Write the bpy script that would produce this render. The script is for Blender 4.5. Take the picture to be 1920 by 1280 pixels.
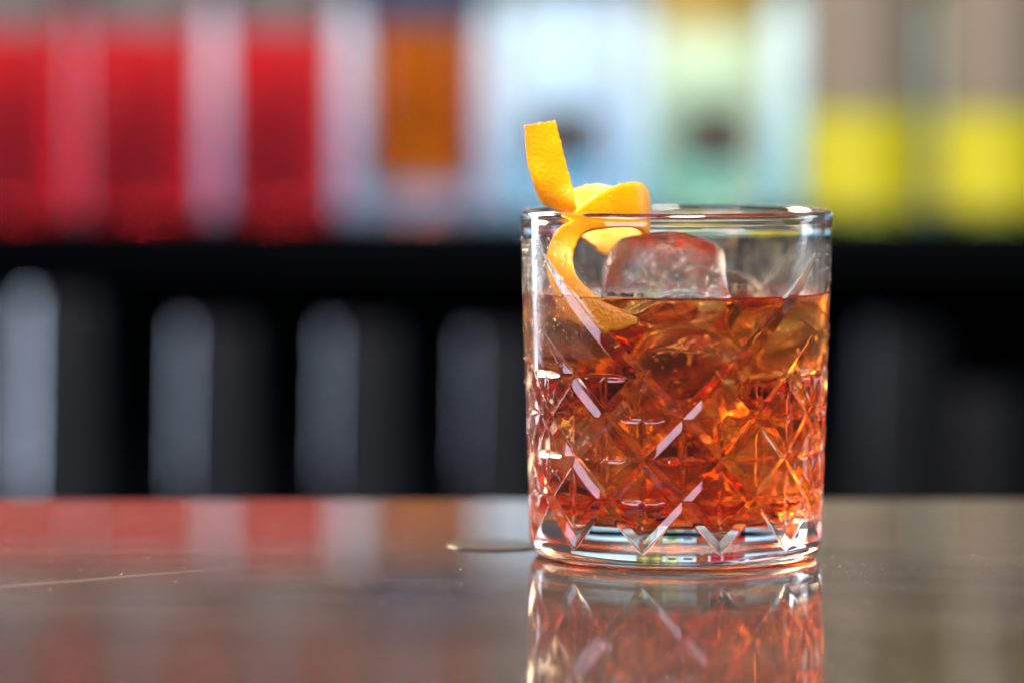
import bpy, math, random
import numpy as np
from mathutils import Vector, Matrix, noise

S = bpy.context.scene
for o in list(bpy.data.objects):
    bpy.data.objects.remove(o)
MM = 0.001
rad = math.radians

# ------------------------------------------------------------------ camera
CAMX, CAMY, CAMZ = -0.0443, -1.1, 0.1285
cam_d = bpy.data.cameras.new('camera')
cam = bpy.data.objects.new('camera', cam_d)
S.collection.objects.link(cam)
cam.location = (CAMX, CAMY, CAMZ)
cam.rotation_euler = (rad(90 - 3.685), 0, 0)
cam_d.sensor_width = 36.0
cam_d.lens = 143.55
cam_d.clip_start = 0.05
cam_d.clip_end = 20
cam_d.dof.use_dof = True
cam_d.dof.focus_distance = 1.068
cam_d.dof.aperture_fstop = 4.85
S.camera = cam

# ------------------------------------------------------------------ render
S.render.engine = 'CYCLES'
cy = S.cycles
cy.use_denoising = True
cy.denoiser = 'OPENIMAGEDENOISE'
cy.max_bounces = 40
cy.transmission_bounces = 36
cy.glossy_bounces = 16
cy.diffuse_bounces = 4
cy.transparent_max_bounces = 24
cy.volume_bounces = 2
cy.caustics_reflective = True
cy.caustics_refractive = True
cy.blur_glossy = 0.3
cy.sample_clamp_indirect = 12.0
S.view_settings.view_transform = 'Standard'
S.view_settings.look = 'None'
S.view_settings.exposure = 0.0
S.view_settings.gamma = 1.0
S.view_settings.use_curve_mapping = False

# ------------------------------------------------------------------ world: dim bar room
W = bpy.data.worlds.new('World')
S.world = W
W.use_nodes = True
bg = W.node_tree.nodes['Background']
bg.inputs[0].default_value = (0.80, 0.78, 0.84, 1)
bg.inputs[1].default_value = 0.10


def area(name, loc, target, sx, sy, power, col):
    d = bpy.data.lights.new(name, 'AREA')
    d.shape = 'RECTANGLE'
    d.size, d.size_y = sx, sy
    d.energy = power
    d.color = col
    o = bpy.data.objects.new(name, d)
    S.collection.objects.link(o)
    o.location = loc
    o.rotation_euler = (Vector(target) - Vector(loc)).to_track_quat('-Z', 'Y').to_euler()
    return o


# the lamps of the bar room, all well outside the frame
area('key_lamp', (0.10, -0.46, 1.15), (-0.01, 0, 0.08), 0.34, 0.34, 42, (1.0, 0.93, 0.84))
area('left_skylight', (-0.74, -0.80, 0.77), (0, 0, 0.04), 0.76, 0.76, 19.0, (0.84, 0.74, 1.0))
area('left_window', (-1.25, 1.24, 0.10), (-0.1, 1.28, 0.0), 0.20, 1.3, 10.0, (0.80, 0.86, 1.0))
area('right_window', (1.10, 0.55, 0.35), (0, 0, 0.06), 0.25, 0.6, 2.0, (0.86, 0.92, 1.0))
area('warm_back_lamp', (-0.62, 0.58, 0.46), (0.01, 0, 0.04), 0.36, 0.36, 56, (1.0, 0.82, 0.50))
area('back_bar_lamp', (0.02, 1.32, 0.62), (0.02, 1.56, 0.10), 1.0, 0.06, 13.5, (0.88, 0.95, 1.0))

# ------------------------------------------------------------------ helpers


def new_mat(name):
    m = bpy.data.materials.new(name)
    m.use_nodes = True
    nt = m.node_tree
    nt.nodes.clear()
    out = nt.nodes.new('ShaderNodeOutputMaterial')
    return m, nt, out


def N(nt, typ, ins=None, **props):
    n = nt.nodes.new(typ)
    for k, v in props.items():
        setattr(n, k, v)
    for k, v in (ins or {}).items():
        s = n.inputs[k]
        if hasattr(v, 'is_linked') or isinstance(v, bpy.types.NodeSocket):
            nt.links.new(v, s)
        else:
            s.default_value = v
    return n


def principled(nt, out, ins):
    b = N(nt, 'ShaderNodeBsdfPrincipled', ins)
    nt.links.new(b.outputs[0], out.inputs['Surface'])
    return b


def ramp(nt, fac, stops):
    r = N(nt, 'ShaderNodeValToRGB', {'Fac': fac})
    e = r.color_ramp.elements
    while len(e) < len(stops):
        e.new(0.5)
    for el, (p, c) in zip(e, stops):
        el.position = p
        el.color = c if len(c) == 4 else (*c, 1)
    return r


def math_n(nt, op, a, b=0.0, c=0.0, clamp=False):
    n = N(nt, 'ShaderNodeMath', {0: a, 1: b, 2: c}, operation=op)
    n.use_clamp = clamp
    return n.outputs[0]


def link(name, me, mats, parent=None, smooth=None):
    o = bpy.data.objects.new(name, me)
    S.collection.objects.link(o)
    for m in (mats if isinstance(mats, (list, tuple)) else [mats]):
        me.materials.append(m)
    if smooth is not None:
        me.polygons.foreach_set('use_smooth', np.ones(len(me.polygons), bool))
        if smooth < 180:
            me.set_sharp_from_angle(angle=rad(smooth))
    if parent:
        o.parent = parent
    return o


def mesh(name, V, F):
    me = bpy.data.meshes.new(name)
    me.from_pydata([tuple(map(float, v)) for v in V], [], [tuple(map(int, f)) for f in F])
    me.update()
    return me


def thing(o, label, cat, group=None):
    o['label'] = label
    o['category'] = cat
    if group:
        o['group'] = group
    return o


def empty(name, loc=(0, 0, 0)):
    o = bpy.data.objects.new(name, None)
    o.empty_display_size = 0.01
    S.collection.objects.link(o)
    o.location = loc
    return o


def lathe(name, prof, n=64, close=True):
    """prof: list of (r, z) going from the bottom axis to the top axis, outward normals."""
    V, F = [], []
    rings = []
    for r, z in prof:
        if r < 1e-7:
            rings.append([len(V)])
            V.append((0, 0, z))
        else:
            rings.append(list(range(len(V), len(V) + n)))
            for i in range(n):
                a = 2 * math.pi * i / n
                V.append((r * math.cos(a), r * math.sin(a), z))
    for A, B in zip(rings, rings[1:]):
        for i in range(n):
            j = (i + 1) % n
            if len(A) == 1 and len(B) == 1:
                continue
            if len(A) == 1:
                F.append((A[0], B[j], B[i]))
            elif len(B) == 1:
                F.append((A[i], A[j], B[0]))
            else:
                F.append((A[i], A[j], B[j], B[i]))
    return mesh(name, V, F)


def box(name, x0, x1, y0, y1, z0, z1, bev=0.0):
    import bmesh
    bm = bmesh.new()
    bmesh.ops.create_cube(bm, size=1)
    for v in bm.verts:
        v.co = Vector(((x0 + x1) / 2 + v.co.x * (x1 - x0), (y0 + y1) / 2 + v.co.y * (y1 - y0), (z0 + z1) / 2 + v.co.z * (z1 - z0)))
    if bev:
        bmesh.ops.bevel(bm, geom=bm.edges[:], offset=bev, segments=3, affect='EDGES', profile=0.5)
    me = bpy.data.meshes.new(name)
    bm.to_mesh(me)
    bm.free()
    return me


# ------------------------------------------------------------------ materials
def mat_counter():
    m, nt, out = new_mat('counter_lacquer')
    tc = N(nt, 'ShaderNodeTexCoord')
    P = tc.outputs['Object']
    mp = N(nt, 'ShaderNodeMapping', {'Vector': P, 'Scale': (6, 900, 1)})
    grain = N(nt, 'ShaderNodeTexNoise', {'Vector': mp.outputs[0], 'Scale': 1.0, 'Detail': 4, 'Roughness': 0.6})
    mp2 = N(nt, 'ShaderNodeMapping', {'Vector': P, 'Scale': (7, 28, 1)})
    blot = N(nt, 'ShaderNodeTexNoise', {'Vector': mp2.outputs[0], 'Scale': 1.0, 'Detail': 5, 'Roughness': 0.6})
    base = ramp(nt, blot.outputs[0], [(0.3, (0.020, 0.016, 0.015)), (0.7, (0.036, 0.029, 0.027))])
    gr = ramp(nt, grain.outputs[0], [(0.3, (0.75, 0.75, 0.75)), (0.7, (1.25, 1.22, 1.2))])
    mul = N(nt, 'ShaderNodeMixRGB', {'Fac': 1.0, 'Color1': base.outputs[0], 'Color2': gr.outputs[0]}, blend_type='MULTIPLY')
    # dust: fine specks, denser in drifting patches
    sp = N(nt, 'ShaderNodeTexVoronoi', {'Vector': P, 'Scale': 1500.0, 'Randomness': 1.0})
    spk = ramp(nt, sp.outputs['Distance'], [(0.10, (1, 1, 1)), (0.28, (0, 0, 0))])
    pick = N(nt, 'ShaderNodeSeparateColor', {'Color': sp.outputs['Color']})
    pk = math_n(nt, 'GREATER_THAN', pick.outputs[0], 0.72)
    sp2 = N(nt, 'ShaderNodeTexVoronoi', {'Vector': P, 'Scale': 260.0, 'Randomness': 1.0})
    spk2 = ramp(nt, sp2.outputs['Distance'], [(0.06, (1, 1, 1)), (0.11, (0, 0, 0))])
    pick2 = N(nt, 'ShaderNodeSeparateColor', {'Color': sp2.outputs['Color']})
    pk2 = math_n(nt, 'GREATER_THAN', pick2.outputs[0], 0.86)
    patch = N(nt, 'ShaderNodeTexNoise', {'Vector': P, 'Scale': 11.0, 'Detail': 4})
    pm = ramp(nt, patch.outputs[0], [(0.40, (0.15, 0.15, 0.15)), (0.62, (1, 1, 1))])
    d1 = math_n(nt, 'MULTIPLY', math_n(nt, 'MULTIPLY', spk.outputs[0], pk), pm.outputs[0])
    d2 = math_n(nt, 'MULTIPLY', spk2.outputs[0], pk2)
    dust = math_n(nt, 'MAXIMUM', d1, d2)
    # one long pale wiping streak across the left of the counter
    sep = N(nt, 'ShaderNodeSeparateXYZ', {'Vector': P})
    wob = N(nt, 'ShaderNodeTexNoise', {'Vector': P, 'Scale': 40.0, 'Detail': 2})
    # line through (-0.1737,-0.068) and (-0.1157,-0.028): y = 0.69 x + 0.0518
    ly = math_n(nt, 'MULTIPLY_ADD', sep.outputs[0], 0.69, 0.0518)
    dd = math_n(nt, 'ABSOLUTE', math_n(nt, 'ADD', math_n(nt, 'SUBTRACT', sep.outputs[1], ly), math_n(nt, 'MULTIPLY_ADD', wob.outputs[0], 0.004, -0.002)))
    st = N(nt, 'ShaderNodeMapRange', {'Value': dd, 'From Min': 0.0002, 'From Max': 0.0036, 'To Min': 1.0, 'To Max': 0.0}).outputs[0]
    fade = N(nt, 'ShaderNodeMapRange', {'Value': sep.outputs[0], 'From Min': -0.150, 'From Max': -0.105, 'To Min': 1.0, 'To Max': 0.0}).outputs[0]
    stp = math_n(nt, 'MULTIPLY', math_n(nt, 'MULTIPLY', st, fade), math_n(nt, 'MULTIPLY_ADD', grain.outputs[0], 0.7, 0.1), clamp=True)
    mp3 = N(nt, 'ShaderNodeMapping', {'Vector': P, 'Scale': (5, 60, 1), 'Rotation': (0, 0, 0.12)})
    wipe = N(nt, 'ShaderNodeTexNoise', {'Vector': mp3.outputs[0], 'Scale': 1.0, 'Detail': 6, 'Roughness': 0.65})
    film = math_n(nt, 'MULTIPLY', math_n(nt, 'SUBTRACT', wipe.outputs[0], 0.50), 0.08, clamp=True)
    haze = math_n(nt, 'MAXIMUM', math_n(nt, 'MAXIMUM', film, math_n(nt, 'MULTIPLY', dust, 0.6)), math_n(nt, 'MULTIPLY', stp, 0.14), clamp=True)
    bump = N(nt, 'ShaderNodeBump', {'Height': grain.outputs[0], 'Strength': 0.10, 'Distance': 0.00002})
    rr = ramp(nt, blot.outputs[0], [(0.3, (0.035, 0.035, 0.035)), (0.75, (0.075, 0.075, 0.075))])
    b1 = N(nt, 'ShaderNodeBsdfPrincipled', {'Base Color': mul.outputs[0], 'Roughness': rr.outputs[0], 'IOR': 1.25, 'Normal': bump.outputs[0]})
    b2 = N(nt, 'ShaderNodeBsdfDiffuse', {'Color': (0.46, 0.43, 0.41, 1)})
    mx = N(nt, 'ShaderNodeMixShader', {0: haze, 1: b1.outputs[0], 2: b2.outputs[0]})
    nt.links.new(mx.outputs[0], out.inputs[0])
    return m


def mat_simple(name, col, rough=0.5, metal=0.0, spec=0.5, bump=0.0, bscale=200.0, var=0.15):
    m, nt, out = new_mat(name)
    tc = N(nt, 'ShaderNodeTexCoord')
    nz = N(nt, 'ShaderNodeTexNoise', {'Vector': tc.outputs['Object'], 'Scale': bscale, 'Detail': 4})
    c = ramp(nt, nz.outputs[0], [(0.3, tuple(x * (1 - var) for x in col)), (0.7, tuple(min(1, x * (1 + var)) for x in col))])
    ins = {'Base Color': c.outputs[0], 'Roughness': rough, 'Metallic': metal, 'Specular IOR Level': spec}
    if bump:
        ins['Normal'] = N(nt, 'ShaderNodeBump', {'Height': nz.outputs[0], 'Strength': bump, 'Distance': 0.0005}).outputs[0]
    principled(nt, out, ins)
    return m


def mat_tinted(name, col, gloss=0.12, rough=0.12):
    """coloured bottle glass with its liquid: tinted see-through with a glossy skin"""
    m, nt, out = new_mat(name)
    tc = N(nt, 'ShaderNodeTexCoord')
    nz = N(nt, 'ShaderNodeTexNoise', {'Vector': tc.outputs['Object'], 'Scale': 25.0, 'Detail': 2})
    c = ramp(nt, nz.outputs[0], [(0.3, tuple(x * 0.9 for x in col)), (0.7, tuple(min(1, x * 1.08) for x in col))])
    t = N(nt, 'ShaderNodeBsdfTransparent', {'Color': c.outputs[0]})
    g = N(nt, 'ShaderNodeBsdfGlossy', {'Color': (1, 1, 1, 1), 'Roughness': rough})
    lw = N(nt, 'ShaderNodeLayerWeight', {'Blend': 0.25})
    f = math_n(nt, 'MULTIPLY_ADD', lw.outputs['Fresnel'], 0.7, gloss * 0.25, clamp=True)
    mx = N(nt, 'ShaderNodeMixShader', {0: f, 1: t.outputs[0], 2: g.outputs[0]})
    nt.links.new(mx.outputs[0], out.inputs[0])
    return m


def mat_glass():
    m, nt, out = new_mat('cut_glass')
    tc = N(nt, 'ShaderNodeTexCoord')
    P = tc.outputs['Object']
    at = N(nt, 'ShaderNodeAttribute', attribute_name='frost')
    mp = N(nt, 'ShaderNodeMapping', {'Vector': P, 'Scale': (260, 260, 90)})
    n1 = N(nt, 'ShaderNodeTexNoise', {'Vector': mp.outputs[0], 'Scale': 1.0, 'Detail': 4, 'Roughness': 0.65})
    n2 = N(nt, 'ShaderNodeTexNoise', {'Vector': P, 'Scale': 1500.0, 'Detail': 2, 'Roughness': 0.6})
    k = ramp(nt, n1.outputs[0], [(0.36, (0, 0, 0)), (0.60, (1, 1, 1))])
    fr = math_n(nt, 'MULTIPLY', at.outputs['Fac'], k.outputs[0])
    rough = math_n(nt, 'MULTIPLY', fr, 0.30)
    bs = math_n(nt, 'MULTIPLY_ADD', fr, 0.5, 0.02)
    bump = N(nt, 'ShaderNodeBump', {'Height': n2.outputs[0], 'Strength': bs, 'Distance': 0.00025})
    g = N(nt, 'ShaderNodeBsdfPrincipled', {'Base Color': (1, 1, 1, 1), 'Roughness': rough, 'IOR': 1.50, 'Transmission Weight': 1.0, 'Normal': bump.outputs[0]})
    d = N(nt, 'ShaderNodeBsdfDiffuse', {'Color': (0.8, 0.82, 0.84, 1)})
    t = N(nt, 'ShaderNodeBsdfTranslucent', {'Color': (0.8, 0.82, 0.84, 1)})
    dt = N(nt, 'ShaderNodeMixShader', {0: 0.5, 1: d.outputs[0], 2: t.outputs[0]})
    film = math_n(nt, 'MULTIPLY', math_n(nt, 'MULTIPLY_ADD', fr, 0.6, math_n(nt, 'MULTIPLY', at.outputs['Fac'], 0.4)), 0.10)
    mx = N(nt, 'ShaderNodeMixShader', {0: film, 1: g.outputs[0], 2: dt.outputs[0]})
    nt.links.new(mx.outputs[0], out.inputs[0])
    return m


def mat_drink():
    m, nt, out = new_mat('red_amber_drink')
    tc = N(nt, 'ShaderNodeTexCoord')
    n = N(nt, 'ShaderNodeTexNoise', {'Vector': tc.outputs['Object'], 'Scale': 120.0, 'Detail': 2})
    bump = N(nt, 'ShaderNodeBump', {'Height': n.outputs[0], 'Strength': 0.04, 'Distance': 0.0005})
    principled(nt, out, {'Base Color': (1, 1, 1, 1), 'Roughness': 0.0, 'IOR': 1.35, 'Transmission Weight': 1.0, 'Normal': bump.outputs[0]})
    ab = N(nt, 'ShaderNodeVolumeAbsorption', {'Color': (0.980, 0.65, 0.01, 1), 'Density': 126.0})
    nt.links.new(ab.outputs[0], out.inputs['Volume'])
    return m


def mat_ice():
    m, nt, out = new_mat('melting_ice')
    tc = N(nt, 'ShaderNodeTexCoord')
    P = tc.outputs['Object']
    n1 = N(nt, 'ShaderNodeTexNoise', {'Vector': P, 'Scale': 420.0, 'Detail': 5, 'Roughness': 0.65})
    n2 = N(nt, 'ShaderNodeTexNoise', {'Vector': P, 'Scale': 95.0, 'Detail': 3, 'Roughness': 0.55, 'Distortion': 0.6})
    h = math_n(nt, 'MULTIPLY_ADD', n1.outputs[0], 0.5, n2.outputs[0])
    geo = N(nt, 'ShaderNodeNewGeometry')
    pz = N(nt, 'ShaderNodeSeparateXYZ', {'Vector': geo.outputs['Position']})
    # wet ice: under the drink its relief bends light far less than in air
    bst = N(nt, 'ShaderNodeMapRange', {'Value': pz.outputs[2], 'From Min': 0.0700, 'From Max': 0.0712, 'To Min': 0.03, 'To Max': 0.36}).outputs[0]
    bump = N(nt, 'ShaderNodeBump', {'Height': h, 'Strength': bst, 'Distance': 0.0016})
    rgh = N(nt, 'ShaderNodeMapRange', {'Value': pz.outputs[2], 'From Min': 0.0700, 'From Max': 0.0712, 'To Min': 0.20, 'To Max': 0.01}).outputs[0]
    g = N(nt, 'ShaderNodeBsdfPrincipled', {'Base Color': (1, 1, 1, 1), 'Roughness': rgh, 'IOR': 1.31, 'Transmission Weight': 1.0, 'Normal': bump.outputs[0]})
    d = N(nt, 'ShaderNodeBsdfTranslucent', {'Color': (0.9, 0.9, 0.92, 1)})
    d2 = N(nt, 'ShaderNodeBsdfDiffuse', {'Color': (0.9, 0.9, 0.92, 1)})
    dm = N(nt, 'ShaderNodeMixShader', {0: 0.5, 1: d.outputs[0], 2: d2.outputs[0]})
    k = ramp(nt, n2.outputs[0], [(0.58, (0.0, 0.0, 0.0)), (0.75, (0.03, 0.03, 0.03))])
    kf = N(nt, 'ShaderNodeMapRange', {'Value': pz.outputs[2], 'From Min': 0.0700, 'From Max': 0.0712, 'To Min': 0.0, 'To Max': 0.0}).outputs[0]
    kk = math_n(nt, 'MAXIMUM', k.outputs[0], math_n(nt, 'MULTIPLY', kf, n1.outputs[0]))
    mx = N(nt, 'ShaderNodeMixShader', {0: kk, 1: g.outputs[0], 2: dm.outputs[0]})
    nt.links.new(mx.outputs[0], out.inputs[0])
    return m


def mat_zest():
    m, nt, out = new_mat('orange_zest')
    tc = N(nt, 'ShaderNodeTexCoord')
    P = tc.outputs['Object']
    v = N(nt, 'ShaderNodeTexVoronoi', {'Vector': P, 'Scale': 1300.0, 'Randomness': 1.0}, feature='SMOOTH_F1')
    n = N(nt, 'ShaderNodeTexNoise', {'Vector': P, 'Scale': 130.0, 'Detail': 3})
    c = ramp(nt, n.outputs[0], [(0.3, (0.93, 0.32, 0.002)), (0.7, (0.97, 0.42, 0.004))])
    h = math_n(nt, 'ADD', v.outputs['Distance'], math_n(nt, 'MULTIPLY', n.outputs[0], 0.5))
    bump = N(nt, 'ShaderNodeBump', {'Height': h, 'Strength': 0.5, 'Distance': 0.0003})
    principled(nt, out, {'Base Color': c.outputs[0], 'Roughness': 0.26, 'IOR': 1.45, 'Normal': bump.outputs[0],
                         'Subsurface Weight': 0.25, 'Subsurface Radius': (1.0, 0.45, 0.05), 'Subsurface Scale': 0.001})
    return m


def mat_pith():
    m, nt, out = new_mat('orange_pith')
    tc = N(nt, 'ShaderNodeTexCoord')
    P = tc.outputs['Object']
    v = N(nt, 'ShaderNodeTexVoronoi', {'Vector': P, 'Scale': 520.0, 'Randomness': 1.0})
    n = N(nt, 'ShaderNodeTexNoise', {'Vector': P, 'Scale': 110.0, 'Detail': 4})
    c = ramp(nt, n.outputs[0], [(0.32, (0.90, 0.50, 0.06)), (0.66, (0.93, 0.70, 0.26))])
    dots = ramp(nt, v.outputs['Distance'], [(0.12, (0.80, 0.62, 0.35)), (0.35, (1, 1, 1))])
    mul = N(nt, 'ShaderNodeMixRGB', {'Fac': 0.7, 'Color1': c.outputs[0], 'Color2': dots.outputs[0]}, blend_type='MULTIPLY')
    bump = N(nt, 'ShaderNodeBump', {'Height': n.outputs[0], 'Strength': 0.4, 'Distance': 0.0005})
    principled(nt, out, {'Base Color': mul.outputs[0], 'Roughness': 0.6, 'Normal': bump.outputs[0],
                         'Subsurface Weight': 0.3, 'Subsurface Radius': (1.0, 0.6, 0.15), 'Subsurface Scale': 0.0015})
    return m


def mat_wall():
    m, nt, out = new_mat('back_wall_painted_glow')
    tc = N(nt, 'ShaderNodeTexCoord')
    sep = N(nt, 'ShaderNodeSeparateXYZ', {'Vector': tc.outputs['Object']})
    nz = N(nt, 'ShaderNodeTexNoise', {'Vector': tc.outputs['Object'], 'Scale': 9.0, 'Detail': 3})
    z = math_n(nt, 'MULTIPLY_ADD', nz.outputs[0], 0.01, sep.outputs[2])
    c = ramp(nt, N(nt, 'ShaderNodeMapRange', {'Value': z, 'From Min': 0.05, 'From Max': 0.16}).outputs[0],
             [(0.30, (0.16, 0.52, 0.82)), (0.80, (0.66, 0.85, 1.0))])  # backlight glow painted into the wall colour: blue low down, paler above
    principled(nt, out, {'Base Color': c.outputs[0], 'Roughness': 0.6})
    return m


M_counter = mat_counter()
M_wall = mat_wall()
M_black = mat_simple('black_laminate', (0.002, 0.0024, 0.0032), 0.7, spec=0.0)
M_dark = mat_simple('dark_niche_board', (0.004, 0.0055, 0.007), 0.8, spec=0.0)
M_shelf = mat_simple('shelf_top_board', (0.008, 0.010, 0.014), 0.5, spec=0.1)
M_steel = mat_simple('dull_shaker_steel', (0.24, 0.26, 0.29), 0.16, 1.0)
M_red = mat_tinted('red_bitter', (0.91, 0.15, 0.16))
M_amber = mat_tinted('amber_spirit', (1.0, 0.40, 0.01))
M_clear = mat_tinted('clear_bottle', (0.93, 0.97, 0.99))
M_lime = mat_tinted('lime_liqueur', (0.99, 0.98, 0.76))
M_yel = mat_tinted('olive_bottle', (0.70, 0.70, 0.30))
M_lab_grey = mat_simple('grey_paper', (0.16, 0.15, 0.145), 0.6)
M_lab_brown = mat_simple('brown_paper', (0.035, 0.026, 0.022), 0.6)
M_lab_yel = mat_simple('yellow_paper', (0.43, 0.41, 0.0), 0.5, var=0.05)
M_lab_gold = mat_simple('gold_paper', (0.34, 0.25, 0.05), 0.5)
M_lab_tan = mat_simple('tan_paper', (0.17, 0.145, 0.12), 0.6)
M_lab_navy = mat_simple('navy_paper', (0.02, 0.05, 0.11), 0.6)
M_cap = mat_simple('cap_metal', (0.25, 0.22, 0.2), 0.35, 0.8)
M_disc = mat_simple('dark_cap_metal', (0.045, 0.037, 0.034), 0.2, 0.0, spec=0.15)
M_glass = mat_glass()
M_drink = mat_drink()
M_ice = mat_ice()
M_zest = mat_zest()
M_pith = mat_pith()

# ------------------------------------------------------------------ structure
ctr = link('counter', box('counter', -1.0, 1.0, -0.80, 0.1470, -0.04, 0.0, 0.003), M_counter)
ctr.rotation_euler = (0, 0, rad(0.6))
ctr['kind'] = 'structure'

SHZ, BARY, KB = 0.0455, 1.356, 1.1163
M_wood = mat_simple('dark_panel_wood', (0.028, 0.022, 0.019), 0.5, bscale=30.0)
wl = link('wall', box('wall', -1.0, 1.0, 1.450, 1.475, SHZ - 0.005, 0.186), M_wall)
wl['kind'] = 'structure'
uw = link('upper_wall', box('upper_wall', -1.0, 1.0, 1.446, 1.475, 0.1865, 0.75), M_wood)
uw['kind'] = 'structure'
nw = link('niche_wall', box('niche_wall', -1.0, 1.0, 1.450, 1.475, -0.50, SHZ - 0.0055), M_dark)
nw['kind'] = 'structure'
sh = empty('back_bar_shelf', (0, BARY - 0.02, SHZ))
thing(sh, 'long black back-bar shelf carrying the row of coloured bottles', 'shelf')
link('board', box('board', -1.0, 1.0, -0.07, 0.1135, -0.024, 0.0, 0.002), M_shelf, sh)
link('front_lip', box('front_lip', -1.0, 1.0, -0.0755, -0.0705, -0.029, 0.002, 0.001), M_black, sh)
LOWZ = -0.245
lsh = thing(link('lower_shelf', box('lower_shelf', -1.0, 1.0, 1.2, 1.4495, LOWZ - 0.025, LOWZ, 0.002), M_black),
            'black lower shelf under the bottles, behind the counter edge', 'shelf')

# ------------------------------------------------------------------ bottles on the back bar


def bx(px):
    return CAMX + (px - 960) * 0.3208 * MM


def bottle_mesh(R, H, neck=0.014, total=0.29):
    p = [(0, 0), (R * 0.86, 0), (R * 0.97, 0.002), (R, 0.006), (R, H * 0.5), (R, H)]
    for k in range(1, 9):
        a = k / 8 * math.pi / 2
        p.append((neck + (R - neck) * (math.cos(a)) ** 1.3, H + 0.035 * math.sin(a)))
    p += [(neck, total - 0.02), (neck * 1.1, total - 0.018), (neck * 1.1, total - 0.012), (0, total - 0.012)]
    return lathe('bottle_body', p, 48)


def band_mesh(R, z0, z1, a0=-180, a1=180, n=40):
    """a paper label: a thin closed shell round the bottle; angle 0 faces the camera"""
    V, F = [], []
    for i in range(n + 1):
        a = rad(a0 + (a1 - a0) * i / n)
        for r in (R + 0.0002, R + 0.0006):
            for z in (z0, z1):
                V.append((r * math.sin(a), -r * math.cos(a), z))
    for i in range(n):
        b, c = i * 4, i * 4 + 4
        F += [(b + 2, c + 2, c + 3, b + 3), (b, b + 1, c + 1, c), (b + 1, b + 3, c + 3, c + 1), (b, c, c + 2, b + 2)]
    F += [(0, 2, 3, 1), (4 * n, 4 * n + 1, 4 * n + 3, 4 * n + 2)]
    return mesh('label_band', V, F)


def bottle(name, px, y, R, H, mbody, labels, label, capm=M_cap, total=0.29):
    o = empty(name, (bx(px), y, SHZ + 0.0003))
    o.scale = (KB, KB, KB)
    thing(o, label, 'bottle', 'bottles on the back-bar shelf')
    link('body', bottle_mesh(R, H, total=total), mbody, o, 40)
    cap = lathe('cap', [(0, total - 0.0118), (0.0162, total - 0.0118), (0.0165, total - 0.011), (0.0165, total + 0.008), (0.015, total + 0.0095), (0, total + 0.0095)], 32)
    link('cap', cap, capm, o, 40)
    for z0, z1, a0, a1, lm in labels:
        link('label', band_mesh(R, z0, z1, a0, a1), lm, o, 40)
    return o


RL = 'blurred red bottle on the back shelf, '
for px, R, txt in ((20, 0.0355, 'leftmost, cut by the frame edge'),
                   (270, 0.0342, 'middle of the three red ones'),
                   (528, 0.0312, 'third red one, next to the white glow')):
    bottle('bitter_bottle', px, BARY, R, 0.205, M_red, [(0.099, 0.140, -75, 75, M_lab_grey)], RL + txt)
ab = bottle('amber_bottle', 790, BARY, 0.0335, 0.20, M_clear, [(0.103, 0.140, -180, 180, M_lab_navy)],
            'narrow clear bottle of amber-orange spirit with dark blue band beside the red bottles', total=0.27)
link('spirit', lathe('spirit', [(0, 0.017), (0.0310, 0.017), (0.0316, 0.018), (0.0322, 0.19), (0, 0.19)], 48), M_amber, ab, 40)
bottle('clear_bottle', 1060, BARY, 0.0350, 0.20, M_clear, [(0.028, 0.058, -34, 30, M_lab_brown)],
       'clear pale bottle with small brown label behind the orange peel')
bottle('liqueur_bottle', 1330, BARY, 0.0345, 0.20, M_lime, [(0.028, 0.058, -30, 34, M_lab_brown), (0.099, 0.14, -60, 60, M_lab_gold)],
       'pale lime-green bottle with brown label above the glass rim')
bottle('yellow_bottle', 1618, BARY, 0.0345, 0.205, M_yel, [(0.006, 0.055, -80, 80, M_lab_yel), (0.058, 0.13, -75, 75, M_lab_tan)],
       'bottle with bright yellow label right of the glass')
bottle('yellow_bottle', 1868, BARY, 0.0345, 0.205, M_yel, [(0.006, 0.055, -80, 80, M_lab_yel), (0.058, 0.13, -75, 75, M_lab_tan)],
       'rightmost bottle with bright yellow label, cut by the frame edge')

# ------------------------------------------------------------------ shaker tins below the shelf
TIN = lathe('tin', [(0.0300, -0.2148), (0.0335, -0.2148), (0.0340, -0.2135), (0.0262, 0.0), (0, 0.0), (0, -0.0015), (0.0240, -0.0015), (0.0300, -0.2148)], 64)
tin_txt = ['leftmost steel shaker tin in the dark niche under the red bottles',
           'second steel shaker tin from the left in the dark niche',
           'third steel shaker tin from the left, below the white glow',
           'dim steel shaker tin nearest the left side of the glass']
TOPZ = 0.0023
for i, (px, top) in enumerate(((116, TOPZ - 0.003), (404, TOPZ - 0.020), (677, TOPZ - 0.022), (938, TOPZ - 0.026))):
    b = TIN if i == 0 else TIN.copy()
    o = bpy.data.objects.new('shaker_tin', b)
    S.collection.objects.link(o)
    if i == 0:
        b.materials.append(M_steel)
        b.polygons.foreach_set('use_smooth', np.ones(len(b.polygons), bool))
        b.set_sharp_from_angle(angle=rad(40))
    hgt = top - LOWZ - 0.0003
    o.scale = (KB, KB, hgt / 0.2148)
    o.location = (bx(px), BARY, LOWZ + 0.0003 + hgt)
    thing(o, tin_txt[i], 'shaker tin', 'shaker tins under the shelf')

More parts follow.
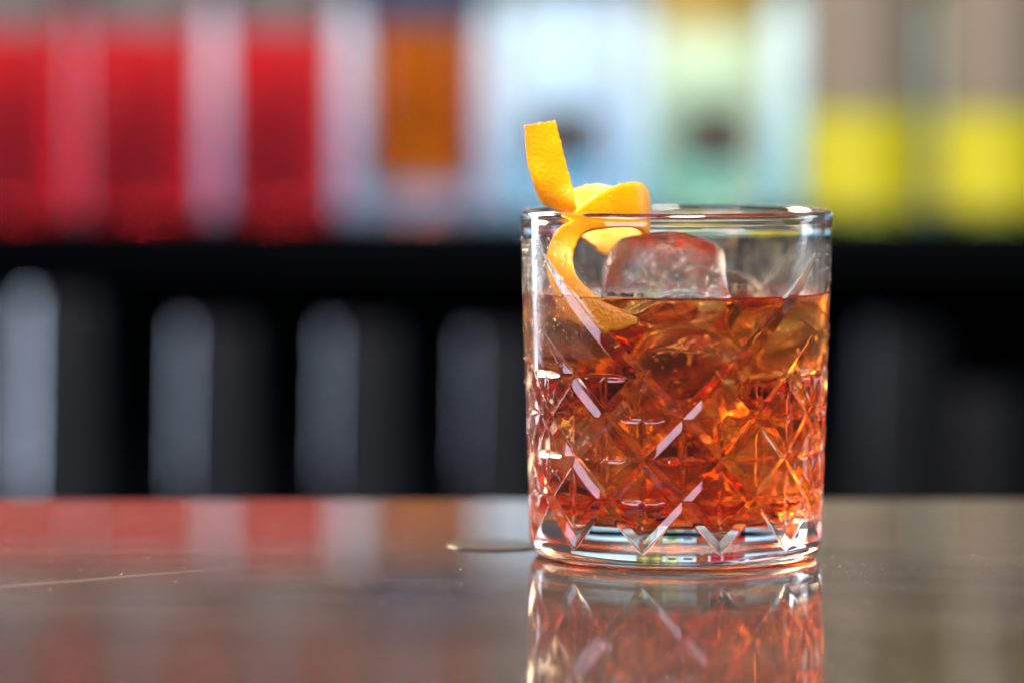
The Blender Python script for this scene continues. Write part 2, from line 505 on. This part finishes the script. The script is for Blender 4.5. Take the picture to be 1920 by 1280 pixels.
M_darktin = mat_simple('dark_tin_coating', (0.035, 0.04, 0.05), 0.25, 0.8)
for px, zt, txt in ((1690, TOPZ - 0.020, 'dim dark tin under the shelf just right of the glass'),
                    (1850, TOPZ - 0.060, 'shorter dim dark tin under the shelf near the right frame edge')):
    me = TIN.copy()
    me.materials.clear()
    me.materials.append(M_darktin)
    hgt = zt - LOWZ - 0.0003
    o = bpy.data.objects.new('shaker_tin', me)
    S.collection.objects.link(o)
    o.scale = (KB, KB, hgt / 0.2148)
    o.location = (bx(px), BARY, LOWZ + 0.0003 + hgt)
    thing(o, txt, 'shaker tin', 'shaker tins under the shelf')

# ------------------------------------------------------------------ the cut tumbler
H = 93.3                       # mm
LEVEL = 70.6
NSTEP = 28
ROW, ZA = 10.7, 39.6           # lattice row height and the height of row 0
GH, GD = 8 / 28, 1.12          # groove half width (lattice units), depth (mm)


def outer_r(z):
    if z < 6:
        t = z / 6
        return 36.0 + 3.6 * math.sqrt(max(0, 1 - (1 - t) ** 2))
    return 39.6 + (z - 6) / (H - 6) * 2.3


TOP_B = {0: -4, -1: -2}        # '\' grooves: k -> top row; others -1
TOP_F = {0: -4, 1: -2}


def wrap6(k):
    return (k + 3) % 6 - 3


def smooth01(t):
    t = min(1, max(0, t))
    return t * t * (3 - 2 * t)


def cut(th, row):
    """depth of the cut (mm) at lattice angle th (units of 15 deg) and row; returns depth and diagonal flag"""
    if row < -4.3 or row > 3.4:
        return 0.0, 0
    p, q = th - row, th + row
    kb, kf = round(p / 2), round(q / 2)
    dp, dq = abs(p - 2 * kb), abs(q - 2 * kf)
    tb, tf = TOP_B.get(wrap6(kb), -1), TOP_F.get(wrap6(kf), -1)

    def dep(d, top):
        if top == -1:
            D = GD * min(1, max(0, (row - top + 0.22) / 0.22))
        else:
            D = GD * min(1, max(0, (row - top) / 1.1)) ** 0.8
        return max(0.0, D * (1 - 0.0) - d * GD / GH)
    db, df = dep(dp, tb), dep(dq, tf)
    c = min(db, df) if row > 3 else max(db, df)
    flag = 0 if db >= df else 1
    if row > -1.2 and row < 3.0:
        # shallow pyramid: the diamond faces fall away from the centre towards the cuts
        e = 1 - min(dp, dq)                       # 0 at the centre line of a diamond, 1 on a cut
        c = max(c, 0.30 * (1 - (1 - dp) - 0.0) * 0 + 0.14 * max(0.0, (abs(1 - dp) + abs(1 - dq)) / 2) * smooth01((row + 1.0) / 0.8) * smooth01((3.0 - row) / 0.6))
    pyr = min(c, 0.14)
    # star cut in the middle of each diamond
    r0 = round(row)
    for rc in (r0 - 1, r0, r0 + 1):
        if rc < -1 or rc > 2:
            continue
        for tc in (math.floor(th), math.floor(th) + 1, math.floor(th) - 1, math.floor(th) + 2):
            if (tc + rc) % 2 == 0:
                continue
            if rc == -1 and tc % 12 == 0:
                continue
            if rc == -1 and (tc % 12) not in (2, 10, 4, 8):
                continue
            ux, uy = (th - tc) * 10.5, (row - rc) * ROW
            for a, b, L in ((abs(ux), abs(uy), 6.4), (abs(uy), abs(ux), 7.4)):
                if rc == -1 and L > 7 and uy < 0:
                    continue
                if a < L:
                    t = a / L
                    w = 1.35 * (1 - t) ** 0.75 * (0.62 + 1.1 * t)
                    if b < w:
                        s = 0.66 * (w - b) + min(pyr, 0.3)
                        if s > c:
                            c, flag = s, flag
    return c, flag


def build_tumbler():
    nc = 24 * NSTEP
    zs = []
    # outside from the foot upward
    foot = [(0.0, 0.9), (20.0, 0.9), (32.0, 0.7), (34.6, 0.12), (35.6, 0.0)]
    prof_low = [(outer_r(z), z) for z in (0.08, 0.35, 0.9, 1.7, 2.7, 3.6)]
    r_lo, r_hi = 3.35, -4.2
    rows = []
    r = r_lo
    nrow = int(round((3.0 + 10 / 28 - (-4 - 6 / 28)) * NSTEP))
    rows = [3.0 + 10 / 28 - i / NSTEP for i in range(nrow + 1)]
    V, F, frost = [], [], []
    rings = []

    def ring(prof):
        ids = list(range(len(V), len(V) + nc))
        for i in range(nc):
            a = 2 * math.pi * i / nc
            rr, z, f = prof(i, a)
            V.append((rr * math.sin(a) * MM, -rr * math.cos(a) * MM, z * MM))
            frost.append(f)
        return ids

    V.append((0, 0, 0.9 * MM)); frost.append(0.0)
    centre = 0
    for rr, z in foot[1:] + prof_low:
        rings.append(ring(lambda i, a, rr=rr, z=z: (rr, z, 0.35 if rr < 34 else 0.0)))
    diag = {}
    for row in rows:
        z = ZA - row * ROW
        flags = [0] * nc

        def prof(i, a):
            th = i / NSTEP
            c, fl = cut(th, row)
            flags[i] = fl
            deg = (i / nc * 360 + 180) % 360 - 180
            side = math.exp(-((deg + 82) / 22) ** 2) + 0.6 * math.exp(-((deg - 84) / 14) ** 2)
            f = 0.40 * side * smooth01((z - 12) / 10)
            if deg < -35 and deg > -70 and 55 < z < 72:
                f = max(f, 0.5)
            return outer_r(z) - c, z, f
        rings.append(ring(prof))
        diag[len(rings) - 1] = flags
    zt = ZA - rows[-1] * ROW
    for z in (zt + 1.2, zt + 3.0, H - 4.2):
        rings.append(ring(lambda i, a, z=z: (outer_r(z), z, 0.0)))
    # rolled rim: a slightly proud bead
    Ro = outer_r(H)
    Ri = Ro - 3.0
    rc, zc = Ro - 1.45, H - 1.55
    for k in range(0, 13):
        a = -20 + k * 220 / 12
        x = rc + 1.62 * math.cos(rad(a))
        z = zc + 1.55 * math.sin(rad(a))
        rings.append(ring(lambda i, a_, x=x, z=z: (x, z, 0.0)))
    # inside, from the rim down
    for z, dr in ((H - 4.0, 2.75), (H - 6.5, 2.7), (86, 2.7), (82, 2.75), (76, 2.85), (72, 2.9), (66, 3.0), (58, 3.05), (48, 3.1), (38, 3.15), (28, 3.2), (20, 3.3), (16, 3.5)):
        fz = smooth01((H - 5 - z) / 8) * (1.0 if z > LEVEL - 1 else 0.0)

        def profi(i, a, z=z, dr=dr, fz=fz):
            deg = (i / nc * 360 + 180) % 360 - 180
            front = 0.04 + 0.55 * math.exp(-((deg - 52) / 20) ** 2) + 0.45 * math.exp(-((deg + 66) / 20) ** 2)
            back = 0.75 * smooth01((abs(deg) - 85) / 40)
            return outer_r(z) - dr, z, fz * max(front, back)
        rings.append(ring(profi))
    Rb = outer_r(16) - 3.5
    for k in range(1, 8):
        a = k / 7 * math.pi / 2
        rings.append(ring(lambda i, a_, a=a: (Rb - 5.5 * (1 - math.cos(a)), 16 - 5.5 * math.sin(a), 0.0)))
    for rr, z in ((20, 10.3), (8, 10.15)):
        rings.append(ring(lambda i, a, rr=rr, z=z: (rr, z, 0.0)))
    V.append((0, 0, 10.1 * MM)); frost.append(0.0)
    last = len(V) - 1
    for i in range(nc):
        j = (i + 1) % nc
        F.append((centre, rings[0][j], rings[0][i]))
        F.append((last, rings[-1][i], rings[-1][j]))
    for n, (A, B) in enumerate(zip(rings, rings[1:])):
        fl = diag.get(n) if (n in diag and n + 1 in diag) else None
        for i in range(nc):
            j = (i + 1) % nc
            if fl is None:
                F.append((A[i], A[j], B[j], B[i]))
            else:
                # A lies lower (greater row), B higher
                th, row = (i + 0.5) / NSTEP, None
                back = (fl[i] + fl[j]) < 1      # '\' dominates: lower right to upper left
                if back:
                    F.append((A[i], A[j], B[i])); F.append((A[j], B[j], B[i]))
                else:
                    F.append((A[i], A[j], B[j])); F.append((A[i], B[j], B[i]))
    me = mesh('tumbler', V, F)
    at = me.attributes.new('frost', 'FLOAT', 'POINT')
    at.data.foreach_set('value', np.array(frost, np.float32))
    return me


tum = link('tumbler', build_tumbler(), M_glass, smooth=38)
thing(tum, 'cut glass tumbler with diamond pattern standing on the counter', 'tumbler')
tum.location = (0, 0, 0.00005)

# ------------------------------------------------------------------ ice


def ice_mesh(name, sx, sy, sz, seed, axis=(0, -1, 0), hollow=0.55, hw=0.55, flat=0.0, e=2.6, scale=1.0, nu=72, nv=44, bubbles=0):
    """rounded thimble ice: a soft-cornered block with a hollow melted into one end"""
    ax = Vector(axis).normalized()
    V, F = [], []
    for iv in range(nv + 1):
        ph = math.pi * iv / nv
        for iu in range(nu):
            t = 2 * math.pi * iu / nu
            d = Vector((math.sin(ph) * math.cos(t), math.sin(ph) * math.sin(t), -math.cos(ph)))
            r = (abs(d.x / sx) ** e + abs(d.y / sy) ** e + abs(d.z / sz) ** e) ** (-1 / e)
            c = d.dot(ax)
            k = smooth01((c - (1 - hw)) / 0.22)
            r *= 1 - hollow * k
            nz = noise.noise(d * 2.2 + Vector((seed * 7.1, seed * 3.3, 0))) * 0.07 + noise.noise(d * 6 + Vector((seed, 0, seed * 5))) * 0.022
            r *= 1 + nz
            V.append(tuple(d * r * MM * scale))
            if iv in (0, nv):
                break
    def idx(iv, iu):
        if iv == 0:
            return 0
        if iv == nv:
            return len(V) - 1
        return 1 + (iv - 1) * nu + iu % nu
    for iv in range(nv):
        for iu in range(nu):
            a, b, c, d_ = idx(iv, iu), idx(iv, iu + 1), idx(iv + 1, iu + 1), idx(iv + 1, iu)
            if iv == 0:
                F.append((a, c, d_))
            elif iv == nv - 1:
                F.append((a, b, c))
            else:
                F.append((a, b, c, d_))
    # trapped air: small voids (faces turned inward) clustered in the core
    rb = random.Random(seed * 13 + 1)
    for _ in range(bubbles):
        d = Vector((rb.gauss(0, 1), rb.gauss(0, 1), rb.gauss(0, 1))).normalized()
        if d.dot(ax) > 0.25:
            d = -d
        q = 0.38 + 0.50 * rb.random()
        r0 = (abs(d.x / sx) ** e + abs(d.y / sy) ** e + abs(d.z / sz) ** e) ** (-1 / e)
        cen = d * (r0 * q)
        br = 0.16 + 0.55 * rb.random() ** 3
        b0 = len(V)
        nb, mb = 8, 5
        st = Vector((1, 1, 1 + 1.2 * rb.random()))
        V.append(tuple((cen - Vector((0, 0, br * st.z))) * MM))
        for iv in range(1, mb):
            ph = math.pi * iv / mb
            for iu in range(nb):
                t = 2 * math.pi * iu / nb
                V.append(tuple((cen + Vector((br * math.sin(ph) * math.cos(t), br * math.sin(ph) * math.sin(t), -br * st.z * math.cos(ph)))) * MM))
        V.append(tuple((cen + Vector((0, 0, br * st.z))) * MM))
        e1 = len(V) - 1
        for iu in range(nb):
            i2 = (iu + 1) % nb
            F.append((b0, b0 + 1 + iu, b0 + 1 + i2))
            for iv in range(mb - 2):
                p0, p1 = b0 + 1 + iv * nb, b0 + 1 + (iv + 1) * nb
                F.append((p0 + iu, p1 + iu, p1 + i2, p0 + i2))
            F.append((e1, b0 + 1 + (mb - 2) * nb + i2, b0 + 1 + (mb - 2) * nb + iu))
    return mesh(name, V, F)


ICE = [
    # centre mm, half sizes, axis of hollow, hollow depth, label
    ((-3.2, -9.0, 72.0), (16.8, 13.0, 16.2), (0.15, -0.5, -1), 0.40, 'large clear domed ice piece standing above the drink surface'),
    ((2.0, -21.0, 48.5), (14.5, 12.5, 15.0), (0.0, -0.9, -0.45), 0.58, 'arched hollow ice piece just under the surface at the front centre'),
    ((22.0, -3.0, 57.5), (12.6, 13.0, 11.0), (0.6, -0.7, 0.3), 0.35, 'bubbly ice piece against the right wall below the surface'),
    ((-17.5, -14.5, 28.0), (13.0, 12.5, 14.5), (-0.3, 0.2, -1), 0.45, 'clear ice piece low at the left front of the glass'),
    ((20.0, -13.0, 30.0), (12.5, 12.5, 14.0), (0.5, -0.6, 0.4), 0.40, 'yellow-lit ice piece low at the right front of the glass'),
    ((3.0, 15.0, 27.0), (14.0, 13.5, 14.0), (0, 1, 0.3), 0.45, 'ice piece at the bottom rear, behind the lower front pieces'),
    ((14.0, 21.5, 62.5), (12.5, 11.5, 12.5), (0.2, 0.8, -0.6), 0.40, 'low brown-tinted ice dome breaking the surface at the right rear'),
    ((-21.0, 14.0, 57.0), (11.5, 11.5, 12.5), (-0.5, 0.3, -1), 0.40, 'dark ice piece under the surface at the left rear'),
]
cutters = []
for n, (c, s, ax, hol, lab) in enumerate(ICE):
    ex = 2.55 if n == 0 else 2.7
    o = link('ice_cube', ice_mesh('ice_cube', *s, n + 1, ax, hol, e=ex, bubbles=130 if n == 0 else 25), M_ice, smooth=180)
    o.location = tuple(x * MM for x in c)
    thing(o, lab, 'ice', 'ice in the drink')
    k = bpy.data.objects.new('cutter', ice_mesh('cutter', *s, n + 1, ax, 0.0 if n == 0 else hol, e=ex, scale=0.992))
    S.collection.objects.link(k)
    k.location = o.location
    cutters.append(k)

# ------------------------------------------------------------------ the drink: a body of liquid with the ice carved out
dp = [(0, 10.02)]
for rr, z in ((8, 10.07), (20, 10.22)):
    dp.append((rr, z))
Rb = outer_r(16) - 3.5
for k in range(6, 0, -1):
    a = k / 7 * math.pi / 2
    dp.append((Rb - 5.5 * (1 - math.cos(a)) + 0.06, 16 - 5.5 * math.sin(a) - 0.05))
for z, dr in ((16, 3.5), (20, 3.3), (28, 3.2), (38, 3.15), (48, 3.1), (58, 3.05), (66, 3.0)):
    dp.append((outer_r(z) - dr + 0.08, z))
rt = outer_r(LEVEL) - 2.92
dp += [(rt + 0.08, LEVEL + 0.75), (rt - 0.25, LEVEL + 0.55), (rt - 0.7, LEVEL + 0.22), (rt - 1.4, LEVEL + 0.05), (rt - 2.4, LEVEL), (0, LEVEL)]
drink = link('drink', lathe('drink', [(r * MM, z * MM) for r, z in dp], 160), M_drink)
bpy.context.view_layer.update()
for k in cutters:
    md = drink.modifiers.new('cut', 'BOOLEAN')
    md.operation = 'DIFFERENCE'
    md.solver = 'EXACT'
    md.object = k
dg = bpy.context.evaluated_depsgraph_get()
me2 = bpy.data.meshes.new_from_object(drink.evaluated_get(dg))
drink.modifiers.clear()
drink.data = me2
me2.polygons.foreach_set('use_smooth', np.ones(len(me2.polygons), bool))
me2.set_sharp_from_angle(angle=rad(40))
me2.materials.clear()
me2.materials.append(M_drink)
me2.polygons.foreach_set('material_index', np.zeros(len(me2.polygons), np.int32))
for k in cutters:
    bpy.data.objects.remove(k)
thing(drink, 'red-amber cocktail filling the tumbler around the ice', 'drink')

# ------------------------------------------------------------------ orange peel twist
PEEL = [  # x, y, z (mm), across vector, half width (mm)
    ((-36.9, -14.0, 116.6), (1, 0.05, 0.04), 4.1),
    ((-35.6, -14.2, 108.5), (1, 0.0, 0.06), 4.9),
    ((-33.6, -14.2, 100.5), (1, -0.05, 0.04), 4.9),
    ((-31.0, -12.5, 94.0), (0.75, -0.6, -0.1), 4.9),
    ((-28.0, -4.0, 92.0), (0.1, -0.6, -0.9), 6.4),
    ((-21.0, 5.0, 90.8), (0, -0.15, -1), 9.0),
    ((-12.5, 7.5, 87.5), (0, 0.1, -1), 8.2),
    ((-7.8, 0.5, 91.5), (0, 0.05, -1), 6.2),
    ((-11.0, -8.0, 95.6), (0.15, 0.1, -1), 5.2),
    ((-19.5, -13.5, 94.0), (0.35, 0.25, -1), 4.4),
    ((-27.0, -17.0, 89.5), (0.75, 0.35, -0.7), 3.1),
    ((-30.8, -18.0, 82.0), (0.8, -0.45, -0.1), 3.3),
    ((-29.6, -21.6, 74.0), (0.6, -0.78, 0.2), 4.6),
    ((-24.0, -28.0, 68.0), (0.65, -0.60, 0.65), 4.6),
    ((-17.2, -32.6, 65.8), (0.3, -0.15, 1), 3.2),
    ((-11.0, -35.2, 65.4), (0.1, 0, 1), 0.8),
]


def catmull(P, n):
    out = []
    P = [2 * P[0] - P[1]] + list(P) + [2 * P[-1] - P[-2]]
    for i in range(1, len(P) - 2):
        for k in range(n):
            t = k / n
            a, b, c, d = P[i - 1:i + 3]
            out.append(0.5 * (2 * b + (c - a) * t + (2 * a - 5 * b + 4 * c - d) * t * t + (3 * b - a - 3 * c + d) * t ** 3))
    out.append(P[-2])
    return out


def build_peel():
    n = 14
    Pc = catmull([np.array(p[0], float) for p in PEEL], n)
    Ac = catmull([np.array(p[1], float) / np.linalg.norm(p[1]) for p in PEEL], n)
    Wc = catmull([np.array([p[2]]) for p in PEEL], n)
    m = 14
    parts = []
    for (lo, hi) in ((0.0, 0.75), (-0.95, 0.06)):
        V, F = [], []
        for i in range(len(Pc)):
            t = Pc[min(i + 1, len(Pc) - 1)] - Pc[max(i - 1, 0)]
            t /= np.linalg.norm(t)
            a = Ac[i] - t * np.dot(Ac[i], t)
            a /= np.linalg.norm(a)
            nn = np.cross(t, a)
            w = float(Wc[i][0])
            jl = 1 + 0.05 * noise.noise(Vector((i * 0.45, 1.3, 0))) + 0.03 * noise.noise(Vector((i * 1.7, 9.3, 0)))
            jr = 1 + 0.05 * noise.noise(Vector((i * 0.45, 7.7, 0))) + 0.03 * noise.noise(Vector((i * 1.7, 4.1, 0)))
            inset = 0.0 if lo == 0.0 else 0.12
            jag = 0.5 * noise.noise(Vector((0, 0, 5.5))) if i == 0 else 0
            for layer in (lo, hi):
                for j in range(m + 1):
                    u = -1 + 2 * j / m
                    off = u * (w - inset) * (jr if u > 0 else jl)
                    curl = -0.09 * off * off / max(w, 1)        # gentle cross curl, pith side hollow
                    edge = 1 - max(0, (abs(u) - 0.82) / 0.18) ** 2 * 0.45
                    lay = layer * edge
                    p = Pc[i] + a * off + nn * (lay + curl)
                    if i in (0, len(Pc) - 1):
                        p = p + t * 0.7 * noise.noise(Vector((j * 0.9, i, 2.2)))
                    V.append(p * MM)
        L = 2 * (m + 1)
        for i in range(len(Pc) - 1):
            b, c = i * L, (i + 1) * L
            for j in range(m):
                F.append((b + j, c + j, c + j + 1, b + j + 1))                              # inner layer
                F.append((b + m + 1 + j, b + m + 2 + j, c + m + 2 + j, c + m + 1 + j))      # outer layer
            F.append((b, b + m + 1, c + m + 1, c))
            F.append((b + m, c + m, c + 2 * m + 1, b + 2 * m + 1))
        e = (len(Pc) - 1) * L
        for j in range(m):
            F.append((j, j + 1, m + 2 + j, m + 1 + j))
            F.append((e + j, e + m + 1 + j, e + m + 2 + j, e + j + 1))
        parts.append((V, F))
    return parts


peel = empty('orange_peel', (-0.011, -0.0352, 0.0654))
thing(peel, 'twisted strip of orange peel curling over the tumbler rim', 'garnish')
for nm, (V, F), mt in zip(('zest', 'pith'), build_peel(), (M_zest, M_pith)):
    V = [np.array(v) - np.array(peel.location) for v in V]
    me = mesh(nm, V, F)
    import bmesh
    bm = bmesh.new(); bm.from_mesh(me); bmesh.ops.recalc_face_normals(bm, faces=bm.faces[:]); bm.to_mesh(me); bm.free()
    link(nm, me, mt, peel, 50)

# ------------------------------------------------------------------ small dark disc behind the glass
disc = link('metal_disc', lathe('metal_disc', [(0, 0.0), (0.0128, 0.0), (0.0134, 0.0001), (0.0135, 0.0002), (0.0134, 0.0003), (0.0128, 0.00035), (0, 0.00035)], 72), M_disc, smooth=40)
disc.location = (-0.0494, 0.021, 0.00008)
disc.rotation_euler = (0, rad(0.15), 0)
thing(disc, 'small thin dark disc lying flat on the counter beside the glass', 'disc')

# ------------------------------------------------------------------ condensation beads on the outside of the tumbler
rng = random.Random(5)


def build_beads():
    V, F = [], []
    placed = 0
    while placed < 1000:
        pick = rng.random()
        if pick < 0.25:
            deg, z = rng.gauss(-58, 9), rng.uniform(60, 87)
        elif pick < 0.72:
            deg, z = rng.gauss(-74, 13), rng.uniform(22, 86)
        else:
            deg, z = rng.gauss(78, 10), rng.uniform(30, 84)
        row = (ZA - z) / ROW
        c, _ = cut((deg / 15) % 24, row)
        if c > 0.34:
            continue
        a = rad(deg)
        R = outer_r(z) - c
        r = 0.12 + 0.32 * rng.random() ** 3
        er = np.array((math.sin(a), -math.cos(a), 0.0))
        et = np.array((math.cos(a), math.sin(a), 0.0))
        ez = np.array((0, 0, 1.0))
        cen = er * (R - 0.035)
        cen[2] = z
        st = 1 + 0.5 * rng.random()
        b = len(V)
        n = 8
        for h, q in ((0.0, 1.0), (0.35, 0.86), (0.58, 0.5)):
            for k in range(n):
                t = 2 * math.pi * k / n
                V.append((cen + r * (er * h + et * q * math.cos(t) + ez * q * math.sin(t) * st)) * MM)
        V.append((cen + er * r * 0.68) * MM)
        V.append(cen * MM)
        for l in range(2):
            for k in range(n):
                k2 = (k + 1) % n
                F.append((b + l * n + k, b + l * n + k2, b + (l + 1) * n + k2, b + (l + 1) * n + k))
        for k in range(n):
            k2 = (k + 1) % n
            F.append((b + 2 * n + k, b + 2 * n + k2, b + 3 * n))
            F.append((b + k2, b + k, b + 3 * n + 1))
        placed += 1
    return mesh('condensation', V, F)


mw, nt, out = new_mat('water_bead')
nzw = N(nt, 'ShaderNodeTexNoise', {'Scale': 300.0})
rw = ramp(nt, nzw.outputs[0], [(0.3, (0.0, 0.0, 0.0)), (0.7, (0.03, 0.03, 0.03))])
principled(nt, out, {'Base Color': (1, 1, 1, 1), 'Roughness': rw.outputs[0], 'IOR': 1.33, 'Transmission Weight': 1.0})
cond = link('condensation', build_beads(), mw, smooth=180)
cond['kind'] = 'stuff'
thing(cond, 'fine beads of condensation along both sides of the tumbler', 'condensation')
